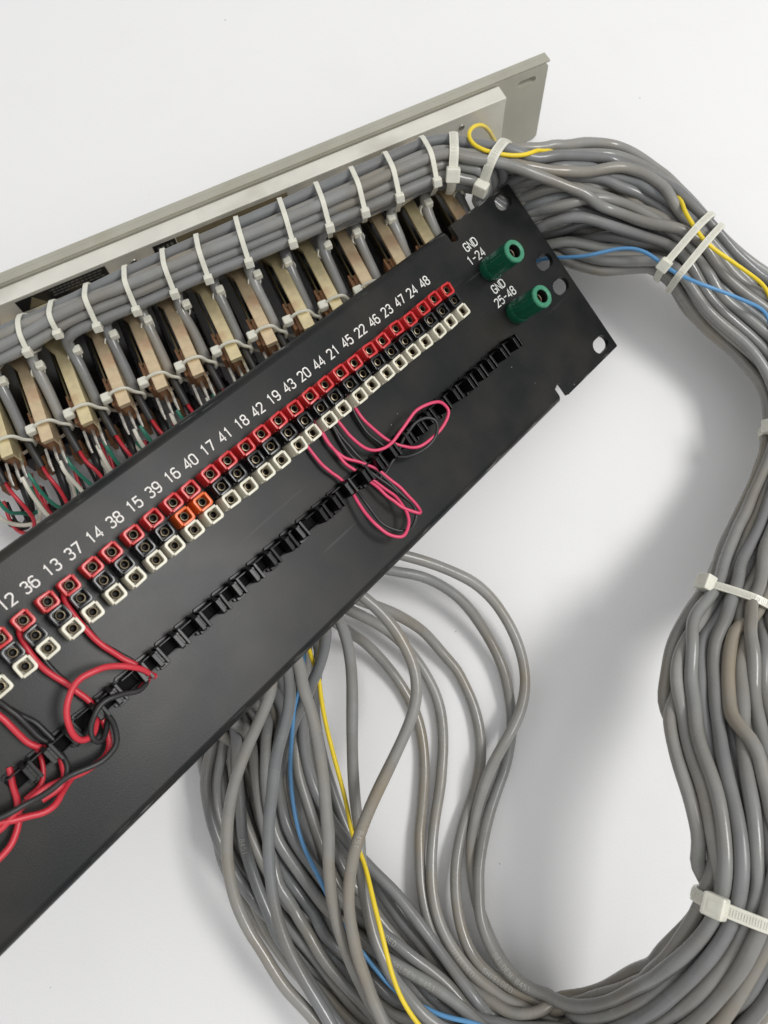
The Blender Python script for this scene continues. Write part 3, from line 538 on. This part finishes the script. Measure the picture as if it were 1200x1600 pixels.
def disk(n):
    i = np.arange(n)+.5; r = np.sqrt(i/n); a = i*2.399963; return np.stack([r*np.cos(a), r*np.sin(a)], 1)
DP = disk(N); order = np.argsort(DP[:, 0]); slot = np.zeros((N, 2)); k = 0
while k < N:                           # columns of four, cables seen on top get the highest place
    idx = order[k:k+5]; idx = idx[np.argsort(-DP[idx, 1])]; cs = sorted(range(k, min(k+5, N)), key=lambda c: -ALL[c][3])
    for c, s in zip(cs, idx): slot[c] = DP[s]
    k += 5
wob = RNG.normal(0, 1, (N, 2, 3)); 
def station(si, c, n_area=None, slot_=None):
    (iu, iv), (ou, ov), h = ST[si]; A = at(iu, iv, h); B = at(ou, ov, h); w = np.linalg.norm(B-A)/2-.3; lat = (B-A)/(2*w+.6)
    area = N*D*D*.84/math.pi; hh = min(max(area/w, 6), 19)
    a, b = slot[c] if slot_ is None else slot_
    if si not in TIEIDX:
        amp_ = 1.7 if si in (6, 7) else 1
        a = a+amp_*.09*sum(wob[c, 0, q]*math.sin(si*(.35+.25*q)+c*1.7*q) for q in range(3)); b = b+amp_*.09*sum(wob[c, 1, q]*math.cos(si*(.3+.25*q)+c*2.1*q) for q in range(3))
        r = math.hypot(a, b)
        if r > 1.0: a, b = a/r, b/r
    dz = {17: 6, 18: 12}.get(si, 0)*(0 if slot_ is not None or c not in LOWSET else 1)
    return (A+B)/2+lat*a*(w-R0)+np.array([0, 0, 1.])*(b*(hh-R0*.6)-dz)
# who goes to the upper jacks (outer side) and who to the lower row
key = slot[:, 0]*.9+slot[:, 1]*.35; rank = np.argsort(-key); NU = 23; upper = list(rank[:NU]); lower = list(rank[NU:])
LOWSET = set(lower)
# among the upper ones: which jack each serves; the first to leave lies lowest and nearest
ua = sorted(upper, key=lambda c: slot[c, 1]*.8+slot[c, 0]*.6)
UP = {}
def upos(c, members, turn=0.0):        # place in the round bundle: kept by each cable as others drop out below
    if not UP:
        for m_ in upper: UP[m_] = slot[m_]
    A_ = np.array([UP[m_] for m_ in members]); k_ = math.sqrt(len(members)/len(upper)); cen = A_.mean(0); p_ = (UP[c]-cen)
    sx = max(np.abs(A_[:, 0]-cen[0]).max(), .3); sy = max(np.abs(A_[:, 1]-cen[1]).max(), .3)
    p_ = p_/np.array([sx, sy]); r_ = np.linalg.norm(p_); return p_/max(1, r_)
def ustation(S, c, members):
    (iu, iv), (ou, ov), h = S; A = at(iu, iv, h); B = at(ou, ov, h); w = np.linalg.norm(B-A)/2; n = len(members)
    p = upos(c, members); hh = min(max(n*D*D*.84/math.pi/w, 5), 15)
    return (A+B)/2+(B-A)/(2*w)*p[0]*(w-R0)+np.array([0, 0, 1.])*p[1]*(hh-R0*.6)
US = [((872, 335), (882, 223), 47), ((815, 310), (829, 239), 50), ((758, 288), (788, 236), 50), ((704, 298), (705, 233), 50)]
JR = JA[::-1]                          # jacks from right to left
cabs = []                              # (name, polyline, radius, material key, label)
for c, (nm, pts, zs, top) in enumerate(ALL):
    P = tr(pts, zs)
    p0 = P[0]; e = pan(pts[0][0], pts[0][1], -16)
    # beneath the black panel the cable climbs to the panel's underside
    up_ = pworld((e[0]-8-14*random.random(), 34+20*random.random(), -13)); mid = (p0*.5+up_*.5)+np.array([0, 0, -2]); P = [up_, mid]+P
    for si in range(len(ST)): P.append(station(si, c))
    if c in upper:
        for S in US: P.append(ustation(S, c, ua))
        r = ua.index(c); stay = ua
        for jj, a in enumerate(JR):
            mem = [m for i, m in enumerate(ua) if i >= jj]
            if c not in mem: break
            n = len(mem); rad = math.sqrt(n*D*D*.86/math.pi); p = upos(c, mem)*np.array([-1, 1])
            bc = 36.2-2.0*min(1, jj/8); P.append(rw(a-4, bc+p[0]*(rad-R0), 36.8+rad+p[1]*(rad-R0)))
        if r < len(JR):
            a = JR[r]; P += [rw(a-5.0, 40.5, 38.5), rw(a-5.2, 46, 34.0), rw(a-5.4, 55, 31.0), rw(a-5.3, 68.5, 27.0)]
        else: P += [rw(JR[-1]+18, 34+random.uniform(-5, 5), 43+random.uniform(-4, 4)), rw(JR[-1]+60, 34, 42)]
    else:
        i = lower.index(c); q = random.Random(i*3+5)
        P += [at(868-q.uniform(0, 8), 352+4.0*(i % 11), 8+5*(i % 4)), at(800, 385+3*(i % 9), 6+5*(i % 3)), rw(62+q.uniform(-5, 5), 86+i % 5*3.5, 5+4.5*(i % 3))]
        ae = 75+10.5*i
        for a in range(80, int(ae)-8, 22): P.append(rw(a, 86+(i*7 % 13)+2*math.sin(a*.05+i), 4+4.6*(i % 3)-.1*a*.4+a*.03))
        P += [rw(ae, 84, 5), rw(ae+3, 76, 7)]
    cabs.append([nm, crom(P, 3.0), R0, 'cable%d' % ((c*7+c//3) % 5), ''])
# yellow and blue earth wires
yf = tr([(470, 985), (482, 1010), (497, 1067), (507, 1123), (523, 1187), (537, 1237), (550, 1290), (570, 1347), (583, 1407), (597, 1460), (613, 1527), (630, 1570), (652, 1598), (700, 1650)], (50, 34, 26, 22, 24, 34, 38, 38, 36))
yb = tr([(1200, 451), (1187, 439), (1160, 420), (1133, 401), (1107, 385), (1093, 369), (1084, 353), (1069, 332), (1057, 311)], (40, 46, 50, 54, 55, 52, 48))
ya = tr([(1030, 285), (990, 250), (940, 238), (900, 236), (880, 238), (863, 242), (830, 246), (797, 247), (773, 245), (750, 237), (733, 225), (727, 212), (733, 200), (747, 193), (757, 196)], (38, 34, 35, 42, 56, 61, 63, 63, 62, 58, 50))
P = yf+[station(s, 0, slot_=(.1, -.3)) for s in range(0, 11)]+yb+ya+[rw(30, 14, 20)]
cabs.append(['yellow', crom(P, 2.4), .9, 'yellow', ''])
bf = tr([(470, 990), (477, 1010), (474, 1047), (467, 1087), (457, 1140), (453, 1207), (460, 1270), (473, 1323), (493, 1360), (508, 1390), (530, 1440), (563, 1483), (590, 1520), (627, 1557), (667, 1580), (700, 1592), (745, 1597), (800, 1625)], (46, 30, 24, 22, 24, 26, 27, 28, 30, 32))
bb = tr([(1200, 487), (1180, 477), (1147, 463), (1120, 452), (1093, 444), (1064, 431), (1040, 419), (1013, 393), (987, 385), (960, 388), (933, 397), (907, 402), (877, 402), (840, 405), (800, 420)], (40, 46, 50, 52, 50, 48, 45, 41, 37, 32, 22, 9))
P = bf+[station(s, 0, slot_=(-.2, -.35)) for s in range(0, 11)]+bb
cabs.append(['blue', crom(P, 2.4), .85, 'blue', ''])

# ---- let the cables settle against each other (positions relax, nothing interpenetrates)
pos = np.vstack([c[1] for c in cabs]); ids = np.concatenate([[i]*len(c[1]) for i, c in enumerate(cabs)]); rad = np.concatenate([[c[2]]*len(c[1]) for c in cabs])
kk = np.concatenate([[.07 if c[0] in ('yellow', 'blue') else .055]*len(c[1]) for c in cabs])
home = pos.copy(); n = len(pos); idx = np.arange(n); inner = np.zeros(n, bool); inner[1:-1] = (ids[1:-1] == ids[:-2]) & (ids[1:-1] == ids[2:]); ends = ~inner
def pairs_now():
    kd = kdtree.KDTree(n)
    for i in range(n): kd.insert(pos[i], i)
    kd.balance(); I = []; J = []
    for i in range(n):
        ci = ids[i]
        for _, j, d in kd.find_range(pos[i], D*1.45):
            if j > i and ids[j] != ci: I.append(i); J.append(j)
    return np.array(I), np.array(J)
PTm = PT; 
for it in range(72):
    if it % 9 == 0: I, J = pairs_now()
    d = pos[I]-pos[J]; L = np.linalg.norm(d, axis=1)+1e-6; mind = (rad[I]+rad[J])*1.01; o = np.maximum(mind-L, 0)
    m = o > 0; push = d[m]/L[m][:, None]*(o[m]*.5)[:, None]
    acc = np.zeros_like(pos); cnt = np.zeros(n)
    np.add.at(acc, I[m], push); np.add.at(acc, J[m], -push); np.add.at(cnt, I[m], 1); np.add.at(cnt, J[m], 1)
    pos = pos+acc/np.maximum(cnt, 1)[:, None]*1.35
    if it < 64: pos += (home-pos)*kk[:, None]
    sm = pos.copy(); sm[1:-1] = (pos[:-2]+pos[2:])/2; pos[inner] += (sm[inner]-pos[inner])*(.34 if it < 60 else .26)
    pos[ends] = home[ends]
    pos[:, 2] = np.maximum(pos[:, 2], rad+.05)
    q = (pos-PT) @ PR                   # keep out of the black panel
    s = (q[:, 0] < 3) & (q[:, 1] > -4) & (q[:, 1] < 91) & (q[:, 2] > -3.2-rad) & (q[:, 2] < 12)
    q2 = q[s]; q2[:, 2] = -3.2-rad[s]; pos[s] = q2 @ PR.T+PT
    q = (pos-RT) @ RF                   # and out of the jack frames
    s = (q[:, 0] > 20) & (q[:, 1] > 10) & (q[:, 1] < 50) & (q[:, 2] > 24) & (q[:, 2] < 36.1+R0) & (rad > 2)
    q2 = q[s]; q2[:, 2] = np.where(q2[:, 1] < 43, 36.1+R0, q2[:, 2]); pos[s] = q2 @ RF.T+RT
_ = 0
GREY = 'grey cables of the tied hank'
SPEC = {'R1': 'outermost grey cable of the two that arch furthest right below the panel', 'R2': 'grey cable arching just inside the outermost one, below the panel', 'R3': 'grey cable curving right, third in from the outermost arch',
 'R4': 'grey cable curving right, fourth in from the outermost arch', 'R5': 'grey cable curving right, fifth in from the outermost arch', 'T1': 'grey cable swinging in an S over the others below the panel',
 'T2': 'grey cable hanging straight down just left of the S-shaped one', 'T3': 'grey cable on top of the fan, left of the yellow wire', 'T5': 'uppermost grey cable crossing the blue wire to its left',
 'T6': 'top grey cable of the far left side of the fan', 'T7': 'printed grey cable just right of the far left top one', 'M2': 'grey cable slanting down to the right beneath the blue wire', 'M3': 'printed grey cable slanting beneath the one that hangs left of the yellow wire',
 'T8': 'leftmost grey cable lying on the white tabletop', 'T9': 'second grey cable from the left, low on the tabletop'}
k0 = 0; CP = {}
for i, c in enumerate(cabs):
    L = len(c[1]); P = pos[k0:k0+L]; k0 += L
    q = np.random.default_rng(i); P = P.copy()
    CP[i] = P
    # small kinks set in the jacket, cross-section slightly uneven
    s = np.arange(L); r = c[2]*(1+.03*np.sin(s*.23+i)+.022*np.sin(s*.61+2*i))
    if c[2] > 2:
        kn = q.random((L, 2)) < .05; amp = q.normal(0, 1, (L, 2))*kn; ker = np.array([.1, .35, .8, 1, .8, .35, .1])*.34
        P[:, 0] += np.convolve(amp[:, 0], ker, 'same'); P[:, 1] += np.convolve(amp[:, 1], ker, 'same')
    mb = MB(); mb.tube(P, r, 14 if c[2] > 2 else 10); ce = P[L//2]
    mb.v = [(x-ce[0], y-ce[1], z-ce[2]) for x, y, z in mb.v]
    nm = c[0]
    if nm == 'yellow': lab, cat, g, on = 'thin yellow wire running with the grey cables from the grey panel', 'wire', None, 'earth_wire'
    elif nm == 'blue': lab, cat, g, on = 'thin light blue wire running through the grey cable hank', 'wire', None, 'earth_wire'
    else: lab, cat, g, on = SPEC.get(nm, 'grey vinyl cable packed among the others in the tied hank'), 'cable', GREY, 'grey_cable'
    o = link(on, mb.mesh(on, M[c[3]], smooth=60), None, ce, label=lab, cat=cat, group=g)
    if nm in ('R3', 'R2', 'M3', 'T7', 'R4', 'T1', 'M2', 'R5'):       # faint print along the jacket
        words = {'R3': 'SHIELDED', 'R2': 'BELDEN 8451', 'M3': 'BELDEN 8451', 'T7': '8451', 'R4': 'SHIELDED', 'T1': '8451', 'M2': 'SHIELDED', 'R5': 'BELDEN'}[nm]
        tg = {'R3': (780, 1545), 'R2': (800, 1535), 'M3': (640, 1522), 'T7': (383, 1320), 'R4': (720, 1515), 'T1': (560, 1300), 'M2': (600, 1460), 'R5': (685, 1486)}[nm]
        tgt = at(*tg, 14); kc = int(np.argmin(np.linalg.norm(P[:, :2]-tgt[:2], axis=1)))
        Q = P[max(0, kc-10):kc+10]; 
        if len(Q) > 12:
            Q = crom(Q, .5); m0 = len(Q)//2; mbt = MB(); hh = 1.9
            T = np.gradient(Q, axis=0); T /= np.linalg.norm(T, axis=1)[:, None]
            def surf(x, y, off):
                f = m0+x/.5; a0 = int(min(max(f, 1), len(Q)-2)); p = Q[a0]+T[a0]*(f-a0)*.5; t = T[a0]
                # face towards the sky
                up = np.array([0, 0, 1.]); lat = np.cross(up, t); lat /= np.linalg.norm(lat); nn = np.cross(t, lat); an = y/(c[2]); return p+(nn*math.cos(an)+lat*math.sin(an))*(c[2]*1.035+off)
            for st in text_strokes(words, hh, 6.2):
                fine = [st[0]]
                for (xa, ya_), (xb, yb_) in zip(st[:-1], st[1:]):
                    kq = max(1, int(math.hypot(xb-xa, yb_-ya_)/.3)); fine += [(xa+(xb-xa)*t_/kq, ya_+(yb_-ya_)*t_/kq) for t_ in range(1, kq+1)]
                for (xa, ya_), (xb, yb_) in zip(fine[:-1], fine[1:]):
                    dx, dy = xb-xa, yb_-ya_; l = math.hypot(dx, dy)+1e-6; px, py = -dy/l*.11, dx/l*.11
                    mbt.add([surf(xa+px, ya_+py, .02)-ce, surf(xb+px, yb_+py, .02)-ce, surf(xb-px, yb_-py, .02)-ce, surf(xa-px, ya_-py, .02)-ce], [(0, 1, 2, 3)])
            link('printed_text', mbt.mesh('printed_text', M['text']), o)

# ================================================================== cable ties
def hull(P):
    P = sorted(map(tuple, P))
    def half(ps):
        o = []
        for p in ps:
            while len(o) > 1 and (o[-1][0]-o[-2][0])*(p[1]-o[-2][1])-(o[-1][1]-o[-2][1])*(p[0]-o[-2][0]) <= 0: o.pop()
            o.append(p)
        return o
    a = half(P); b = half(P[::-1]); return np.array(a[:-1]+b[:-1])
def tie(center, axis, reach, width, head_dir, label, group, tail=0.0, thick=.9, hs=1.0, members=None, ribs=True, name='cable_tie', cat='cable tie'):
    axis = np.array(axis, float); axis /= np.linalg.norm(axis); center = np.array(center, float)
    u = np.cross(axis, [0, 0, 1.]); u /= np.linalg.norm(u); v = np.cross(u, axis); pts = []
    if v[2] < 0: v = -v
    for i, P in CP.items():
        if members is not None and i not in members: continue
        s = (P-center) @ axis; x = np.where(s[:-1]*s[1:] <= 0)[0]
        for k in x:
            f = s[k]/(s[k]-s[k+1]+1e-9); p = P[k]+(P[k+1]-P[k])*f-center
            if np.linalg.norm(p) < reach: 
                r = cabs[i][2]+.25
                for a in range(0, 360, 30): pts.append((p @ u+r*math.cos(math.radians(a)), p @ v+r*math.sin(math.radians(a))))
    if len(pts) < 6: return None
    Hh = hull(pts); Hc = np.vstack([Hh, Hh[:1]]); seg = np.linalg.norm(np.diff(Hc, axis=0), axis=1); L = np.r_[0, np.cumsum(seg)]; n = 56; s = np.linspace(0, L[-1], n, endpoint=False)
    Q = np.stack([np.interp(s, L, Hc[:, 0]), np.interp(s, L, Hc[:, 1])], 1)
    for _ in range(3): Q = (np.roll(Q, 1, 0)+2*Q+np.roll(Q, -1, 0))/4
    t = np.roll(Q, -1, 0)-np.roll(Q, 1, 0); t /= np.linalg.norm(t, axis=1)[:, None]; nn = np.stack([t[:, 1], -t[:, 0]], 1)
    if ((Q-Q.mean(0))*nn).sum() < 0: nn = -nn
    vs = []
    for k in range(n):
        for off, sd in ((.15, -1), (.15, 1), (thick+.15, 1), (thick+.15, -1)):
            p = Q[k]+nn[k]*off; vs.append(u*p[0]+v*p[1]+axis*sd*width/2)
    fs = [(k*4+i, k*4+(i+1) % 4, ((k+1) % n)*4+(i+1) % 4, ((k+1) % n)*4+i) for k in range(n) for i in range(4)]
    hd = np.array(head_dir, float); hd2 = np.array([hd @ u, hd @ v]); hd2 /= np.linalg.norm(hd2)+1e-9
    kh = int(np.argmax(Q @ hd2)); hp = u*Q[kh][0]+v*Q[kh][1]; hn = u*nn[kh][0]+v*nn[kh][1]; ht = u*t[kh][0]+v*t[kh][1]
    o = link(name, None, None, center, label=label, cat=cat, group=group)
    mb = MB(); mb.add(vs, fs)
    link('strap', mb.mesh('strap', M['tie'], bevel=.12, seg=1), o)
    Rm = np.stack([ht, axis, hn], 1); w = width*1.62*hs; l = width*1.65*hs; th = width*1.25*hs
    mb = MB(); mb.box((-l/2, -w/2, .1), (l/2, w/2, th), Rm, hp); h = link('head', mb.mesh('head', M['tie'], bevel=width*.22, seg=3), o)
    mb = MB(); mb.box((-l*.22, -w*.24, th*.9), (l*.30, w*.24, th+.06), Rm, hp); link('pawl_window', mb.mesh('pawl_window', M['contact'] if False else M['tie'], bevel=.08), h)
    if width >= 3:                       # ratchet ribs moulded across the strap
        mb = MB(); step = .75; m_ = int(L[-1]/step)
        for k in range(m_):
            f = k/m_*n; k0_ = int(f) % n
            if (not ribs) or (Q[k0_] @ hd2) > (Q @ hd2).max()+9: continue
            p = Q[k0_]+(Q[(k0_+1) % n]-Q[k0_])*(f-int(f)); nq = nn[k0_]; tq = t[k0_]; c0 = u*p[0]+v*p[1]; Rr = np.stack([u*tq[0]+v*tq[1], axis, u*nq[0]+v*nq[1]], 1)
            mb.box((-.2, -width*.27, thick+.1), (.2, width*.27, thick+.36), Rr, c0)
        if mb.v: link('ribbing', mb.mesh('ribbing', M['tie']), o)
    if tail: mb = MB(); mb.box((-.4, -width*.46, .5), (.45, width*.46, th+tail), Rm, hp); link('tail', mb.mesh('tail', M['tie'], bevel=.15), o)
    return o
vec = lambda a, b: np.array(b)-np.array(a)
def hank_tie(si, reach, width, hd, label, group, **k):
    (iu, iv), (ou, ov), h = ST[si]; A = at(iu, iv, h); B = at(ou, ov, h); ax = np.cross(B-A, [0, 0, 1.]); return tie((A+B)/2, ax, reach, width, hd(A, B), label, group, **k)
HG = 'wide nylon ties round the hank'
inn = lambda A, B: (A-B)/np.linalg.norm(A-B)
hank_tie(16, 26, 3.1, lambda A, B: inn(A, B)+np.array([0, 0, .95]), 'cloudy nylon tie on the upper right bundle, with its head showing', HG, thick=1.1)
hank_tie(15, 26, 3.0, lambda A, B: np.array([0, 0, -1.]), 'cloudy nylon strap just below the headed tie on the upper right bundle', HG, thick=1.1)
hank_tie(11, 28, 3.6, lambda A, B: inn(A, B)+np.array([0, 0, .4]), 'nylon tie cut off by the right edge of the picture', HG, thick=1.1)
hank_tie(8, 30, 3.0, lambda A, B: inn(A, B)+np.array([0, 0, .5]), 'nylon tie pinching the hank on its way down the right side', HG, thick=1.2, hs=1.25)
hank_tie(3, 30, 4.1, lambda A, B: inn(A, B)+np.array([0, 0, 1.1]), 'widest nylon tie, ribbed, at the lower right bend of the hank', HG, thick=1.2, tail=0)
A = at(*US[2][0], US[2][2]); B = at(*US[2][1], US[2][2]); tie((A+B)/2, np.cross(B-A, [0, 0, 1.]), 14.5, 4.2, inn(A, B)+np.array([0, 0, .1]), 'wide nylon tie slanting beside the corner of the black panel', None, hs=.9)
A = at(*US[3][0], US[3][2]); B = at(*US[3][1], US[3][2]); tie((A+B)/2, np.cross(B-A, [0, 0, 1.]), 22, 3.8, inn(A, B)*.8+np.array([0, 0, .6]), 'wide nylon tie square across the bundle, left of the slanting one', None, hs=.95)
up3 = RF[:, 2]; tb = RF[:, 1]
for k, a in enumerate([75.4, 92.6, 108.4, 124.6, 141.3, 161.2, 179.3, 194.6, 211.7, 229, 244.7, 258.5, 275]):
    tie(rw(a+1.5, 35.2, 44+max(0, 3-k*.3)), RF[:, 0]-.14*RF[:, 1], 16.5-.38*k, 2.05, tb*1.0+up3*.16, '%s small nylon tie from the right along the grey panel bundle' % ORD[k], 'small ties along the grey panel bundle', thick=.8, hs=1.08)
# ties holding each cable to its jack
def jack_tie(j, a):
    c = rw(a-.6, 69.5, 30); mb = MB(); loop = [(5.6, 0, 33.4-30), (2.6, .3, 36.5-30), (-2.6, .8, 36.5-30), (-5.2, 1.2, 31.6-30), (-7.6, 1.4, 28.5-30), (-7.4, 1.4, 25.5-30), (-4, 1, 23-30), (3, .4, 20.5-30), (7.9, 0, 24-30), (8.0, 0, 31-30)]
    P = crom(loop+loop[:1], .8); mb.tube(P, .62, 8, flat=1.5)
    o = empty('cable_tie', RF, c, '%s clear tie from the left holding a cable against its jack' % ORD[j], 'cable tie', 'ties on the jack tails')
    link('strap', mb.mesh('strap', M['tie'], smooth=60), o)
    mb = MB(); mb.box((4.2, -1.9, 2.0), (8.3, 2.1, 5.6)); link('head', mb.mesh('head', M['tie'], bevel=.9, seg=3), o)
for j, a in enumerate(JA): jack_tie(j, a)
def tail_tie(j, a):
    c = rw(a-5.1, 45.5, 35.2); o = empty('cable_tie', RF, c, '%s short tie from the left gripping a cable where it leaves the bundle' % ORD[j], 'cable tie', 'ties where cables leave the bundle')
    mb = MB(); mb.lathe([(2.35, -1), (2.95, -1), (2.95, 1), (2.35, 1), (2.35, -1)], 20); me = mb.mesh('strap', M['tie'], smooth=40); s = link('strap', me, o); s.rotation_euler = (math.pi/2+.5, 0, 0)
    q = random.Random(j); x = q.choice([-1, -1, -.4, .5]); mb = MB(); mb.box((-2.6+x*1.6, -1.8, 1.2), (1.0+x*1.6, 1.6, 4.6)); link('head', mb.mesh('head', M['tie'], bevel=.8, seg=3), o)
for j, a in enumerate(JA): tail_tie(j, a)
